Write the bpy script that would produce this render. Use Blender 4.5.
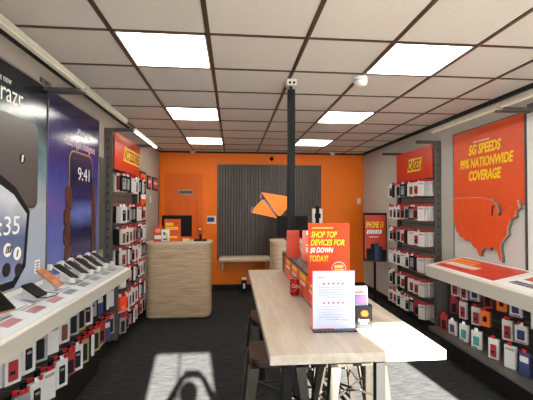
import bpy, bmesh, math, random
from mathutils import Vector, Matrix
random.seed(7)
PI = math.pi
S = bpy.context.scene
for o in list(bpy.data.objects): bpy.data.objects.remove(o)
COL = S.collection

# ------------------------------------------------------------------ camera
YAW, PITCH, ROLL, FPX = .0895, .0195, .002, 377.0
cy, sy, cp, sp, cr, sr = math.cos(YAW), math.sin(YAW), math.cos(PITCH), math.sin(PITCH), math.cos(ROLL), math.sin(ROLL)
F = Vector((sy*cp, cy*cp, sp)); R0 = Vector((cy, -sy, 0)); U0 = R0.cross(F)
R1 = cr*R0 + sr*U0; U1 = -sr*R0 + cr*U0
cam = bpy.data.cameras.new('camera'); cam.sensor_width = 36; cam.lens = FPX/533*36; cam.clip_start = .02
camo = bpy.data.objects.new('camera', cam); COL.objects.link(camo)
camo.matrix_world = Matrix(((R1.x, U1.x, -F.x, 0), (R1.y, U1.y, -F.y, 0), (R1.z, U1.z, -F.z, 1.66), (0, 0, 0, 1)))
S.camera = camo

# ------------------------------------------------------------------ world, sun, exposure
w = bpy.data.worlds.new('sky'); S.world = w; w.use_nodes = True
wn = w.node_tree; bg = wn.nodes['Background']
bg.inputs[0].default_value = (.80, .90, 1.0, 1); bg.inputs[1].default_value = 9.0
sun = bpy.data.lights.new('sun', 'SUN'); sun.energy = 120; sun.angle = math.radians(.6); sun.color = (1, .92, .78)
suno = bpy.data.objects.new('sun', sun); COL.objects.link(suno)
suno.rotation_euler = Vector((-.108, 1, -.43)).to_track_quat('-Z', 'Y').to_euler()
S.view_settings.view_transform = 'Standard'; S.view_settings.look = 'None'
S.view_settings.gamma = 1; S.view_settings.use_curve_mapping = False
S.view_settings.exposure = 0.35
PANEL_E = 11.0
BAR_E = .2

# ------------------------------------------------------------------ materials
def lin(c):
    return tuple(((v/255)/12.92 if v/255 <= .04045 else (((v/255)+.055)/1.055)**2.4) for v in c)
_m = {}
def mat(name, rgb, rough=.5, metal=0, var=.06, scale=30, spec=.5, emit=0, bump=0, alpha=None, coat=0):
    if name in _m: return _m[name]
    m = bpy.data.materials.new(name); m.use_nodes = True; n = m.node_tree; b = n.nodes['Principled BSDF']
    c = lin(rgb)
    b.inputs['Roughness'].default_value = rough; b.inputs['Metallic'].default_value = metal
    b.inputs['Specular IOR Level'].default_value = spec
    if coat: b.inputs['Coat Weight'].default_value = coat; b.inputs['Coat Roughness'].default_value = .08
    if emit:
        b.inputs['Base Color'].default_value = (*c, 1)
        b.inputs['Emission Color'].default_value = (*c, 1); b.inputs['Emission Strength'].default_value = emit
    else:
        tc = n.nodes.new('ShaderNodeTexCoord'); nz = n.nodes.new('ShaderNodeTexNoise'); nz.inputs['Scale'].default_value = scale
        nz.inputs['Detail'].default_value = 3
        rp = n.nodes.new('ShaderNodeValToRGB')
        rp.color_ramp.elements[0].position = .3; rp.color_ramp.elements[1].position = .7
        rp.color_ramp.elements[0].color = (*[v*(1-var) for v in c], 1); rp.color_ramp.elements[1].color = (*[min(1, v*(1+var)) for v in c], 1)
        n.links.new(tc.outputs['Object'], nz.inputs['Vector']); n.links.new(nz.outputs['Fac'], rp.inputs['Fac']); n.links.new(rp.outputs['Color'], b.inputs['Base Color'])
        if bump:
            bm_ = n.nodes.new('ShaderNodeBump'); bm_.inputs['Strength'].default_value = bump; bm_.inputs['Distance'].default_value = .004
            n.links.new(nz.outputs['Fac'], bm_.inputs['Height']); n.links.new(bm_.outputs['Normal'], b.inputs['Normal'])
    _m[name] = m; return m

def wood(name, a, b_, stretch, rough=.45, scale=6):
    if name in _m: return _m[name]
    m = bpy.data.materials.new(name); m.use_nodes = True; n = m.node_tree; b = n.nodes['Principled BSDF']
    tc = n.nodes.new('ShaderNodeTexCoord'); mp = n.nodes.new('ShaderNodeMapping'); mp.inputs['Scale'].default_value = stretch
    nz = n.nodes.new('ShaderNodeTexNoise'); nz.inputs['Scale'].default_value = scale; nz.inputs['Detail'].default_value = 6; nz.inputs['Distortion'].default_value = .4
    rp = n.nodes.new('ShaderNodeValToRGB'); rp.color_ramp.elements[0].position = .3; rp.color_ramp.elements[1].position = .72
    rp.color_ramp.elements[0].color = (*lin(a), 1); rp.color_ramp.elements[1].color = (*lin(b_), 1)
    n.links.new(tc.outputs['Object'], mp.inputs['Vector']); n.links.new(mp.outputs['Vector'], nz.inputs['Vector'])
    n.links.new(nz.outputs['Fac'], rp.inputs['Fac']); n.links.new(rp.outputs['Color'], b.inputs['Base Color'])
    b.inputs['Roughness'].default_value = rough
    _m[name] = m; return m

def gradient(name, stops, axis='Z', lo=0, hi=1, rough=.25, wave=0):
    """printed artwork: colour ramp along one object axis, broken by swirls of noise"""
    m = bpy.data.materials.new(name); m.use_nodes = True; n = m.node_tree; b = n.nodes['Principled BSDF']
    tc = n.nodes.new('ShaderNodeTexCoord'); sx = n.nodes.new('ShaderNodeSeparateXYZ'); mr = n.nodes.new('ShaderNodeMapRange')
    mr.inputs['From Min'].default_value = lo; mr.inputs['From Max'].default_value = hi
    rp = n.nodes.new('ShaderNodeValToRGB')
    while len(rp.color_ramp.elements) < len(stops): rp.color_ramp.elements.new(.5)
    for e, (p, c) in zip(rp.color_ramp.elements, stops): e.position = p; e.color = (*lin(c), 1)
    src = tc.outputs['Object']
    n.links.new(src, sx.inputs[0]); n.links.new(sx.outputs[axis], mr.inputs['Value'])
    out = mr.outputs['Result']
    if wave:
        nz = n.nodes.new('ShaderNodeTexNoise'); nz.inputs['Scale'].default_value = 2.2; nz.inputs['Distortion'].default_value = 1.5
        ma = n.nodes.new('ShaderNodeMath'); ma.operation = 'MULTIPLY_ADD'; ma.inputs[1].default_value = wave
        n.links.new(src, nz.inputs['Vector']); n.links.new(nz.outputs['Fac'], ma.inputs[0]); n.links.new(out, ma.inputs[2])
        mb = n.nodes.new('ShaderNodeMath'); mb.operation = 'SUBTRACT'; mb.inputs[1].default_value = wave*.5
        n.links.new(ma.outputs[0], mb.inputs[0]); out = mb.outputs[0]
    n.links.new(out, rp.inputs['Fac']); n.links.new(rp.outputs['Color'], b.inputs['Base Color'])
    b.inputs['Roughness'].default_value = rough
    return m

def glass_mat(name, tint=(.95, .97, .97)):
    m = bpy.data.materials.new(name); m.use_nodes = True; n = m.node_tree
    for x in list(n.nodes): n.nodes.remove(x)
    o = n.nodes.new('ShaderNodeOutputMaterial'); t = n.nodes.new('ShaderNodeBsdfTransparent'); g = n.nodes.new('ShaderNodeBsdfGlossy')
    g.inputs['Roughness'].default_value = .03; t.inputs[0].default_value = (*tint, 1)
    fr = n.nodes.new('ShaderNodeFresnel'); fr.inputs['IOR'].default_value = 1.45; mx = n.nodes.new('ShaderNodeMixShader')
    n.links.new(fr.outputs[0], mx.inputs[0]); n.links.new(t.outputs[0], mx.inputs[1]); n.links.new(g.outputs[0], mx.inputs[2]); n.links.new(mx.outputs[0], o.inputs[0])
    return m

def carpet_mat():
    m = bpy.data.materials.new('carpet'); m.use_nodes = True; n = m.node_tree; b = n.nodes['Principled BSDF']
    tc = n.nodes.new('ShaderNodeTexCoord'); mp = n.nodes.new('ShaderNodeMapping'); mp.inputs['Scale'].default_value = (2.5, 14, 1)
    nz = n.nodes.new('ShaderNodeTexNoise'); nz.inputs['Scale'].default_value = 3.0; nz.inputs['Detail'].default_value = 8; nz.inputs['Roughness'].default_value = .7
    fn = n.nodes.new('ShaderNodeTexNoise'); fn.inputs['Scale'].default_value = 160
    mx = n.nodes.new('ShaderNodeMath'); mx.operation = 'MULTIPLY_ADD'; mx.inputs[1].default_value = .35
    rp = n.nodes.new('ShaderNodeValToRGB'); rp.color_ramp.elements[0].position = .5; rp.color_ramp.elements[1].position = .85
    rp.color_ramp.elements[0].color = (*lin((25, 26, 28)), 1); rp.color_ramp.elements[1].color = (*lin((60, 61, 64)), 1)
    n.links.new(tc.outputs['Object'], mp.inputs['Vector']); n.links.new(mp.outputs['Vector'], nz.inputs['Vector']); n.links.new(tc.outputs['Object'], fn.inputs['Vector'])
    n.links.new(fn.outputs['Fac'], mx.inputs[0]); n.links.new(nz.outputs['Fac'], mx.inputs[2]); n.links.new(mx.outputs[0], rp.inputs['Fac'])
    n.links.new(rp.outputs['Color'], b.inputs['Base Color']); b.inputs['Roughness'].default_value = .95; b.inputs['Specular IOR Level'].default_value = .15
    bu = n.nodes.new('ShaderNodeBump'); bu.inputs['Strength'].default_value = .5; bu.inputs['Distance'].default_value = .004
    n.links.new(fn.outputs['Fac'], bu.inputs['Height']); n.links.new(bu.outputs['Normal'], b.inputs['Normal'])
    return m

CARPET = carpet_mat()
TILE = mat('ceiling_tile', (227, 219, 212), .9, var=.03, scale=60, spec=.1, bump=.2)
GRID = mat('bronze_grid', (92, 66, 52), .4, .3)
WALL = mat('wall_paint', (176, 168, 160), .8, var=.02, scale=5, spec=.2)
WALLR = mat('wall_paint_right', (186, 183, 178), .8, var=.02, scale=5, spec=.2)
ORWALL = mat('orange_paint', (242, 120, 14), .55, var=.02, scale=4, spec=.35)
ORDOOR = mat('orange_door_paint', (228, 104, 12), .65, var=.03, scale=6)
BLACK = mat('black_plastic', (20, 20, 21), .6, spec=.2)
BASEB = mat('black_rubber_base', (16, 16, 17), .6)
DKMETAL = mat('dark_grey_steel', (88, 84, 80), .42, .3, var=.04)
GREYM = mat('grey_steel', (130, 128, 124), .4, .4)
SLATW = mat('slat_wall', (140, 130, 124), .6, var=.08, scale=12)
PEGB = mat('dark_peg_panel', (62, 56, 52), .6, var=.12, scale=20)
WHITE = mat('white_laminate', (226, 222, 214), .35, var=.02)
WEDGE = mat('white_edge', (188, 184, 174), .4, var=.02)
WPAPER = mat('white_paper', (236, 236, 238), .6, var=.02)
ORANGE = mat('printed_orange', (228, 84, 34), .4, var=.04, scale=6)
REDOR = mat('printed_red_orange', (208, 56, 26), .35, var=.05, scale=6)
CORAL = mat('coral_print', (208, 74, 54), .55, var=.05, scale=8)
YELLOW = mat('printed_yellow', (250, 208, 20), .5, var=.02)
TXTW = mat('printed_white', (240, 238, 234), .5, var=.02)
TXTK = mat('printed_black', (26, 24, 26), .5)
RED = mat('red_plastic', (196, 26, 34), .35)
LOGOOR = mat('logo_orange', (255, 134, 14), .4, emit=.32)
CHROME = mat('chrome', (200, 200, 200), .2, 1)
DIFF = mat('panel_diffuser', (255, 250, 236), .5, emit=PANEL_E)
BAR = mat('led_bar_lens', (255, 244, 226), .5, emit=2.0)
BARDIM = mat('dim_led_bar_lens', (196, 186, 166), .5, emit=BAR_E)
GLASS = glass_mat('clear_glass')
ACR = glass_mat('clear_acrylic', (.97, .97, .98))
OAK = wood('pale_oak_laminate', (176, 148, 120), (214, 188, 158), (1, 1, 12), .5, 3)
OAKTOP = wood('pale_oak_top', (196, 176, 152), (222, 204, 182), (1.2, 8, 8), .4, 3)
TABLETOP = wood('pale_ash_table', (172, 158, 143), (196, 183, 169), (9, 1.2, 9), .38, 3)
GUN = mat('gunmetal', (64, 58, 53), .42, .7, var=.1)
SEATW = wood('brown_seat_wood', (48, 31, 23), (78, 48, 32), (1, 8, 1), .4, 5)

# ------------------------------------------------------------------ mesh helpers
class MB:
    def __init__(s): s.bm = bmesh.new(); s.mats = []
    def mi(s, m):
        if m not in s.mats: s.mats.append(m)
        return s.mats.index(m)
    def _fin(s, geom_faces, m):
        i = s.mi(m)
        for f in geom_faces: f.material_index = i
    def box(s, x0, x1, y0, y1, z0, z1, m, bev=0):
        r = bmesh.ops.create_cube(s.bm, size=1)
        vs = r['verts']
        for v in vs: v.co = Vector(((x0+x1)/2+v.co.x*(x1-x0), (y0+y1)/2+v.co.y*(y1-y0), (z0+z1)/2+v.co.z*(z1-z0)))
        fs = set(f for v in vs for f in v.link_faces)
        s._fin(fs, m)
        if bev:
            es = list(set(e for v in vs for e in v.link_edges))
            bmesh.ops.bevel(s.bm, geom=es, offset=bev, segments=2, affect='EDGES', profile=.5, material=s.mi(m))
        return s
    def hexa(s, pts, m):
        """eight corners: bottom four then top four"""
        v = [s.bm.verts.new(p) for p in pts]
        fs = [s.bm.faces.new([v[i] for i in q]) for q in ((3, 2, 1, 0), (4, 5, 6, 7), (0, 1, 5, 4), (1, 2, 6, 5), (2, 3, 7, 6), (3, 0, 4, 7))]
        s._fin(fs, m); return s
    def prism(s, pts, off, m):
        """polygon (list of 3D points) extruded by vector off"""
        off = Vector(off); a = [s.bm.verts.new(p) for p in pts]; b = [s.bm.verts.new(Vector(p)+off) for p in pts]
        fs = [s.bm.faces.new(a), s.bm.faces.new(b[::-1])]
        n = len(pts)
        for i in range(n): fs.append(s.bm.faces.new((a[i], b[i], b[(i+1) % n], a[(i+1) % n])))
        s._fin(fs, m); bmesh.ops.recalc_face_normals(s.bm, faces=fs); return s
    def cyl(s, p, q, r0, m, r1=None, seg=16):
        p, q = Vector(p), Vector(q); d = q-p; r1 = r0 if r1 is None else r1
        M_ = Matrix.Translation((p+q)/2) @ d.to_track_quat('Z', 'Y').to_matrix().to_4x4()
        r = bmesh.ops.create_cone(s.bm, cap_ends=True, segments=seg, radius1=r0, radius2=r1, depth=d.length, matrix=M_)
        s._fin(set(f for v in r['verts'] for f in v.link_faces), m); return s
    def lathe(s, prof, m, c=(0, 0, 0), seg=24):
        c = Vector(c); rings = []
        for r, z in prof: rings.append([s.bm.verts.new(c+Vector((r*math.cos(2*PI*k/seg), r*math.sin(2*PI*k/seg), z))) for k in range(seg)])
        fs = []
        for a, b in zip(rings, rings[1:]):
            for k in range(seg): fs.append(s.bm.faces.new((a[k], a[(k+1) % seg], b[(k+1) % seg], b[k])))
        fs.append(s.bm.faces.new(rings[0][::-1])); fs.append(s.bm.faces.new(rings[-1])); s._fin(fs, m); return s
    def tube(s, pts, r, m, seg=8):
        pts = [Vector(p) for p in pts]; rings = []
        for i, p in enumerate(pts):
            t = (pts[min(i+1, len(pts)-1)]-pts[max(i-1, 0)]).normalized()
            a = t.orthogonal().normalized() if i == 0 else (pa-t*pa.dot(t)).normalized()
            pa = a; b = t.cross(a)
            rings.append([s.bm.verts.new(p+r*(math.cos(2*PI*k/seg)*a+math.sin(2*PI*k/seg)*b)) for k in range(seg)])
        fs = []
        for u, v in zip(rings, rings[1:]):
            for k in range(seg): fs.append(s.bm.faces.new((u[k], u[(k+1) % seg], v[(k+1) % seg], v[k])))
        fs.append(s.bm.faces.new(rings[0][::-1])); fs.append(s.bm.faces.new(rings[-1])); s._fin(fs, m); return s
    def sphere(s, c, r, m, sc=(1, 1, 1), seg=16):
        rr = bmesh.ops.create_uvsphere(s.bm, u_segments=seg, v_segments=seg//2, radius=r, matrix=Matrix.Translation(c) @ Matrix.Diagonal((*sc, 1)))
        s._fin(set(f for v in rr['verts'] for f in v.link_faces), m); return s
    def xf(s, M_):
        bmesh.ops.transform(s.bm, matrix=M_, verts=s.bm.verts[:]); return s
    def build(s, name, parent=None, loc=(0, 0, 0), rz=0, smooth=False):
        me = bpy.data.meshes.new(name); s.bm.to_mesh(me); s.bm.free()
        for m in s.mats: me.materials.append(m)
        if smooth:
            for p in me.polygons: p.use_smooth = True
            try: me.set_sharp_from_angle(angle=math.radians(40))
            except Exception: pass
        o = bpy.data.objects.new(name, me); COL.objects.link(o); o.parent = parent; o.location = loc; o.rotation_euler = (0, 0, rz)
        return o

def tag(o, label, cat, group=None, kind=None):
    o['label'] = label; o['category'] = cat
    if group: o['group'] = group
    if kind: o['kind'] = kind
    return o
def thing(name, label, cat, loc=(0, 0, 0), rz=0, group=None):
    o = bpy.data.objects.new(name, None); COL.objects.link(o); o.empty_display_size = .05
    o.location = loc; o.rotation_euler = (0, 0, rz); return tag(o, label, cat, group)
def struct(mb, name, parent=None):
    o = mb.build(name, parent)
    if parent is None: o['kind'] = 'structure'
    return o
def dup(root, loc, rz, label, group=None):
    r = root.copy(); COL.objects.link(r); r.location = loc; r.rotation_euler = (0, 0, rz); r['label'] = label
    if group: r['group'] = group
    for ch in list(root.children):
        c = ch.copy(); COL.objects.link(c); c.parent = r
        for g in ch.children:
            d = g.copy(); COL.objects.link(d); d.parent = c
    return r

def text(s, m, parent, o, right, up, w_, h_, shear=0, depth=.001, name='lettering', bold=.0, align='L'):
    """flat lettering as thin mesh fitted into a w_ x h_ box whose lower left corner is o"""
    cu = bpy.data.curves.new(name, 'FONT'); cu.body = s; cu.size = 1; cu.extrude = .01; cu.offset = bold; cu.shear = shear; cu.resolution_u = 3
    cu.space_line = .82
    t = bpy.data.objects.new(name, cu); COL.objects.link(t)
    bpy.context.view_layer.update()
    me = bpy.data.meshes.new_from_object(t.evaluated_get(bpy.context.evaluated_depsgraph_get()))
    bpy.data.objects.remove(t)
    xs = [v.co.x for v in me.vertices]; ys = [v.co.y for v in me.vertices]
    x0, x1, y0, y1 = min(xs), max(xs), min(ys), max(ys)
    R_, U_ = Vector(right).normalized(), Vector(up).normalized(); N_ = R_.cross(U_); O_ = Vector(o)
    for v in me.vertices:
        v.co = O_ + R_*((v.co.x-x0)/(x1-x0)*w_) + U_*((v.co.y-y0)/(y1-y0)*h_) + N_*(depth*(.6+40*v.co.z))
    me.materials.clear(); me.materials.append(m)
    ob = bpy.data.objects.new(name, me); COL.objects.link(ob); ob.parent = parent
    return ob
def frame2(o, right, up):
    R_, U_ = Vector(right).normalized(), Vector(up).normalized(); N_ = R_.cross(U_); O_ = Vector(o)
    return lambda u, v, n=0: O_+R_*u+U_*v+N_*n
def rrect(w_, h_, r, k=5):
    pts = []
    for cx, cy_, a in ((w_-r, h_-r, 0), (r, h_-r, 90), (r, r, 180), (w_-r, r, 270)):
        for i in range(k+1):
            t = math.radians(a+90*i/k); pts.append((cx+r*math.cos(t), cy_+r*math.sin(t)))
    return pts
def plate(mb, fr, u0, v0, w_, h_, n0, n1, m, r=0):
    pts = rrect(w_, h_, r) if r else [(0, 0), (w_, 0), (w_, h_), (0, h_)]
    a = fr(0, 0, n0); b = fr(0, 0, n1)
    return mb.prism([fr(u0+x, v0+y, n0) for x, y in pts], b-a, m)
def scribble(mb, fr, u, v, w_, h_, n0, m, k=8, sl=.3):
    """a row of stroke marks standing for tiny unreadable print"""
    x = u; rnd = random.Random(int(u*997+v*3313)+k)
    while x < u+w_-.3*w_/k:
        ww = w_/k*rnd.uniform(.45, .8)
        pts = [(x, v), (x+ww, v), (x+ww+sl*h_, v+h_), (x+sl*h_, v+h_)]
        mb.prism([fr(a, b, n0) for a, b in pts], fr(0, 0, n0+.0006)-fr(0, 0, n0), m)
        x += ww+w_/k*.22

XL, XR, YB, YF, ZC = -1.45, 2.70, 7.6, -1.1, 2.773

# ------------------------------------------------------------------ room shell
struct(MB().box(XL-.1, XR+.1, YF-.1, YB+.1, -.1, 0, CARPET), 'floor')
struct(MB().box(XL-.1, XR+.1, YF-.1, YB+.1, ZC, ZC+.1, TILE), 'ceiling')
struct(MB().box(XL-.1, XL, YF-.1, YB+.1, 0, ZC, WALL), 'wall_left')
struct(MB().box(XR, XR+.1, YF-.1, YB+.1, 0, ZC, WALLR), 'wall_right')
struct(MB().box(XL, XR, YB, YB+.1, 0, ZC, ORWALL), 'wall_back')
# shop front behind the camera: piers, header, low sills around the openings
mb = MB()
for x0, x1 in ((XL, -.27), (.36, .93), (2.43, XR)): mb.box(x0, x1, YF-.1, YF, 0, ZC, WALL)
mb.box(XL, XR, YF-.1, YF, 2.40, ZC, WALL); mb.box(.93, 2.43, YF-.1, YF, 0, .3, WALL)
struct(mb, 'wall_front')
PAVE = mat('pale_pavement', (190, 184, 174), .9, var=.1, scale=3)
struct(MB().box(-9, 10, -12, YF-.1, -.14, -.02, PAVE), 'bounce_pavement')  # unseen pavement outside the shop front, added to bounce sunlight up onto the ceiling
def window(n, x0, x1, z0, z1, mull=None):
    m_ = MB()
    m_.box(x0, x0+.02, YF-.07, YF-.03, z0, z1, GREYM).box(x1-.02, x1, YF-.07, YF-.03, z0, z1, GREYM).box(x0, x1, YF-.07, YF-.03, z0, z0+.04, GREYM).box(x0, x1, YF-.07, YF-.03, z1-.02, z1, GREYM)
    if mull: m_.box(mull-.008, mull+.008, YF-.07, YF-.03, z0, z1, GREYM)
    o = m_.build(n); o['kind'] = 'structure'
    MB().box(x0+.02, x1-.02, YF-.055, YF-.047, z0+.04, z1-.02, GLASS).build('window_pane', o)
window('window_1', .93, 2.43, .3, 2.4); window('door_1', -.27, .36, 0, 2.4, .01)

# ceiling T grid (bronze), real bars
gx = [-1.37, -.765, -.162, .484, 1.076, 1.667, 2.25]; gy = [2.42+.607*k for k in range(-5, 9)]
mb = MB()
for x in gx: mb.box(x-.014, x+.014, YF, YB, ZC-.007, ZC+.001, GRID)
for y in gy: mb.box(XL, XR, y-.011, y+.011, ZC-.006, ZC+.001, GRID)
struct(mb, 'trim_1')
struct(MB().box(XR-.05, XR, YF, YB, ZC-.03, ZC, BASEB).box(XL, XR, YB-.03, YB, ZC-.03, ZC, BASEB).box(XL, XL+.012, YF, YB, ZC-.03, ZC, BASEB), 'trim_2')
struct(MB().box(XL, XL+.012, YF, YB, 0, .11, BASEB), 'baseboard_left')
struct(MB().box(XR-.012, XR, YF, YB, 0, .11, BASEB), 'baseboard_right')
struct(MB().box(XL, XR, YB-.014, YB, 0, .12, BASEB), 'baseboard_back')

# recessed ceiling panels
def panel(cx0, row, label):
    x0, x1 = (gx[cx0]+.014, gx[cx0+1]-.014); y0, y1 = 2.42+.607*row+.011, 2.42+.607*(row+1)-.011
    t = thing('ceiling_light', label, 'light', ((x0+x1)/2, (y0+y1)/2, ZC), 0, 'square ceiling light panels')
    w2, d2 = (x1-x0)/2, (y1-y0)/2
    MB().box(-w2, -w2+.012, -d2, d2, -.006, 0, WHITE).box(w2-.012, w2, -d2, d2, -.006, 0, WHITE).box(-w2, w2, -d2, -d2+.012, -.006, 0, WHITE).box(-w2, w2, d2-.012, d2, -.006, 0, WHITE).build('frame', t)
    MB().box(-w2+.012, w2-.012, -d2+.012, d2-.012, -.004, 0, DIFF).build('diffuser', t)
for r_, wd in ((0, 'nearest'), (3, 'middle'), (6, 'farthest')):
    panel(1, r_, 'glowing square ceiling light, %s of the three in the left line' % wd)
    panel(4 if r_ == 0 else 4, r_, 'glowing square ceiling light, %s of the three in the right line' % wd)
for r_ in (-3,):
    panel(1, r_, 'glowing square ceiling light above the photographer on the left'); panel(4, r_, 'glowing square ceiling light above the photographer on the right')

# ------------------------------------------------------------------ LED bars on arms
def led_bar(x, y0, y1, label, side):
    t = thing('light_bar', label, 'light', (x, y0, 2.58 if side < 0 else 2.55), 0)
    L = y1-y0
    MB().box(-.022, .022, 0, L, 0, .036, mat('bar_housing', (176, 170, 156), .5, .2), .003).build('housing', t)
    MB().box(-.018, .018, .02, L-.02, -.008, .001, BARDIM).build('lens', t)
    for yy in (.02, L-.05) if L > 1.2 else (.02,):
        x1 = (XL-x) if side < 0 else (XR-x)
        a, b = sorted((0, x1)); m_ = MB().box(a, b, yy, yy+.03, -.03, -.009, DKMETAL, .002)
        m_.box(x1-.01 if x1 > 0 else x1, x1 if x1 > 0 else x1+.01, yy-.02, yy+.05, -.06, .06, DKMETAL); m_.build('arm', t)
led_bar(-1.165, 3.05, 4.22, 'slim LED bar on dark arms above the blue phone poster', -1)
led_bar(-1.165, 1.2, 3.03, 'slim LED bar on dark arms above the dark folding phone poster', -1)
led_bar(2.36, 3.15, 4.28, 'slim LED bar on dark arms above the orange map poster', 1)
led_bar(2.36, 1.5, 3.12, 'slim LED bar on dark arms beyond the map poster at the right edge', 1)

# ------------------------------------------------------------------ wall posters
RGT_L, UPV = (0, 1, 0), (0, 0, 1)       # on the left wall text runs away from the camera
RGT_R = (0, -1, 0)
# folding phone poster
t = thing('wall_poster', 'dark teal wall poster of a folding phone on the left wall', 'poster', (XL+.004, 1.55, 1.05))
pm = gradient('teal_print', [(0, (165, 175, 198)), (.45, (165, 176, 188)), (.65, (96, 128, 140)), (.82, (44, 60, 72)), (1, (14, 16, 24))], 'Z', 0, 1.53, .16, .25)
fr = frame2((0, 0, 0), RGT_L, UPV)
mb = MB(); plate(mb, fr, 0, 0, 1.5, 1.527, 0, .012, pm); mb.build('print', t)
mb = MB(); mb.box(-.002, .018, 1.5, 1.512, 0, 1.54, DKMETAL).box(-.002, .018, 0, 1.51, 1.527, 1.54, GREYM); mb.build('frame', t)
def wy(y): return y-1.55
mb = MB(); plate(mb, fr, wy(2.2), .60, .71, .61, .012, .016, mat('folded_back', (62, 60, 62), .3), .06)
mb.build('folded_phone_picture', t)
mb = MB(); plate(mb, fr, wy(2.2), .62, .705, .585, .016, .0175, mat('folded_back2', (84, 80, 80), .3), .055)
for c in ((wy(2.70), .94),): mb.prism([fr(c[0]+.035*math.cos(a*.4), c[1]+.035*math.sin(a*.4), .017) for a in range(16)], (.002, 0, 0), BLACK)
scribble(mb, fr, wy(2.685), .915, .035, .05, .0195, TXTW, 1, .2)
mb.build('camera_picture', t)
tilt = [(wy(2.05), .08), (wy(2.62), .08), (wy(2.755), .20), (wy(2.80), .58), (wy(2.62), .74), (wy(2.05), .98)]
mb = MB(); mb.prism([fr(u, v, .0178) for u, v in tilt], (.003, 0, 0), BLACK)
mb.build('phone_edge_picture', t)
scr = gradient('screen_print', [(0, (140, 150, 190)), (.4, (96, 110, 150)), (.7, (200, 206, 218)), (1, (176, 186, 204))], 'Z', .1, .9, .2, .4)
tl2 = [(wy(2.07), .13), (wy(2.60), .13), (wy(2.72), .23), (wy(2.76), .56), (wy(2.60), .69), (wy(2.07), .90)]
mb = MB(); mb.prism([fr(u, v, .0208) for u, v in tl2], (.001, 0, 0), scr); mb.build('phone_screen_picture', t)
text('9:35', TXTW, t, fr(wy(2.35), .43, .022), RGT_L, UPV, .32, .12, .05)
mb = MB()
for u, v, m_ in ((2.54, .335, TXTW), (2.65, .30, TXTW), (2.53, .21, TXTK), (2.665, .19, TXTK)):
    mb.prism([fr(wy(u)+.045*math.cos(a*.4), v+.045*math.sin(a*.4), .022) for a in range(16)], (.001, 0, 0), m_)
mb.build('icons', t)
mb = MB(); scribble(mb, fr, wy(2.515), .315, .05, .045, .0232, TXTK, 2); scribble(mb, fr, wy(2.635), .28, .03, .045, .0232, TXTK, 1); mb.build('icon_marks', t)
text('razr', TXTW, t, fr(wy(2.46), 1.28, .0125), RGT_L, UPV, .25, .085)
text('the new', TXTW, t, fr(wy(2.40), 1.40, .0125), RGT_L, UPV, .17, .045)
mb = MB(); plate(mb, fr, wy(2.89), .12, .075, .10, .012, .014, WPAPER)
for k in range(4): scribble(mb, fr, wy(2.90), .135+k*.02, .05, .009, .0142, TXTK, 4)
mb.build('price_card', t)
# blue phone poster
t = thing('wall_poster', 'blue violet wall poster of a hand holding a phone on the left wall', 'poster', (XL+.004, 3.075, 1.05))
pm = gradient('blue_print', [(0, (106, 118, 176)), (.35, (86, 92, 166)), (.7, (46, 46, 120)), (1, (24, 26, 74))], 'Z', 0, 1.53, .16, .3)
mb = MB(); plate(mb, fr, 0, 0, 1.10, 1.527, 0, .012, pm); mb.build('print', t)
MB().box(-.002, .018, 1.10, 1.112, 0, 1.54, GREYM).box(-.002, .018, -.01, 1.11, 1.527, 1.54, GREYM).build('frame', t)
def wy(y): return y-3.075
mb = MB(); SK = mat('hand_print', (84, 48, 42), .3, var=.3, scale=8)
plate(mb, fr, wy(3.44), 0.02, .55, 1.10, .0165, .0185, mat('phone_edge_print', (196, 130, 110), .3), .09)
plate(mb, fr, wy(3.452), .03, .526, 1.076, .0185, .0195, BLACK, .085); mb.build('phone_picture', t)
mb = MB(); plate(mb, fr, wy(3.47), .045, .49, 1.045, .0195, .0205, gradient('screen_blue', [(0, (44, 52, 122)), (.25, (28, 34, 88)), (.36, (20, 24, 62)), (.52, (96, 116, 190)), (.62, (40, 46, 104)), (.8, (30, 28, 66)), (1, (52, 56, 100))], 'Z', 0, 1.1, .2, .12), .07)
mb.build('screen_picture', t)
mb = MB()
for v0, u0, hh in ((.12, 3.37, .15), (.27, 3.35, .17), (.44, 3.35, .16), (.60, 3.38, .19)): plate(mb, fr, wy(u0), v0, .12, hh, .012, .0235, SK, .055)
pts = [(wy(3.98), .05), (wy(4.07), .05), (wy(4.10), .45), (wy(4.04), .82), (wy(3.98), .9), (wy(3.97), .6)]
mb.prism([fr(u, v, .012) for u, v in pts], (.01, 0, 0), SK); mb.build('hand_picture', t)
text('9:41', TXTW, t, fr(wy(3.62), .86, .021), RGT_L, UPV, .28, .12)
text('iPhone 16', TXTW, t, fr(wy(3.62), 1.27, .0125), RGT_L, UPV, .30, .07)
text('Hello, Apple Intelligence', mat('pink_print', (244, 214, 226), .4), t, fr(wy(3.36), 1.13, .0125), RGT_L, UPV, .70, .10)
# plain strip of wall board between poster and rack
t = tag(MB().box(0, .03, 0, .16, 0, 1.0, DKMETAL, .004).build('door_channel', None, (XL+.002, 4.20, 1.2)), 'narrow dark metal channel on the wall beside the blue poster', 'channel')

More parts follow.
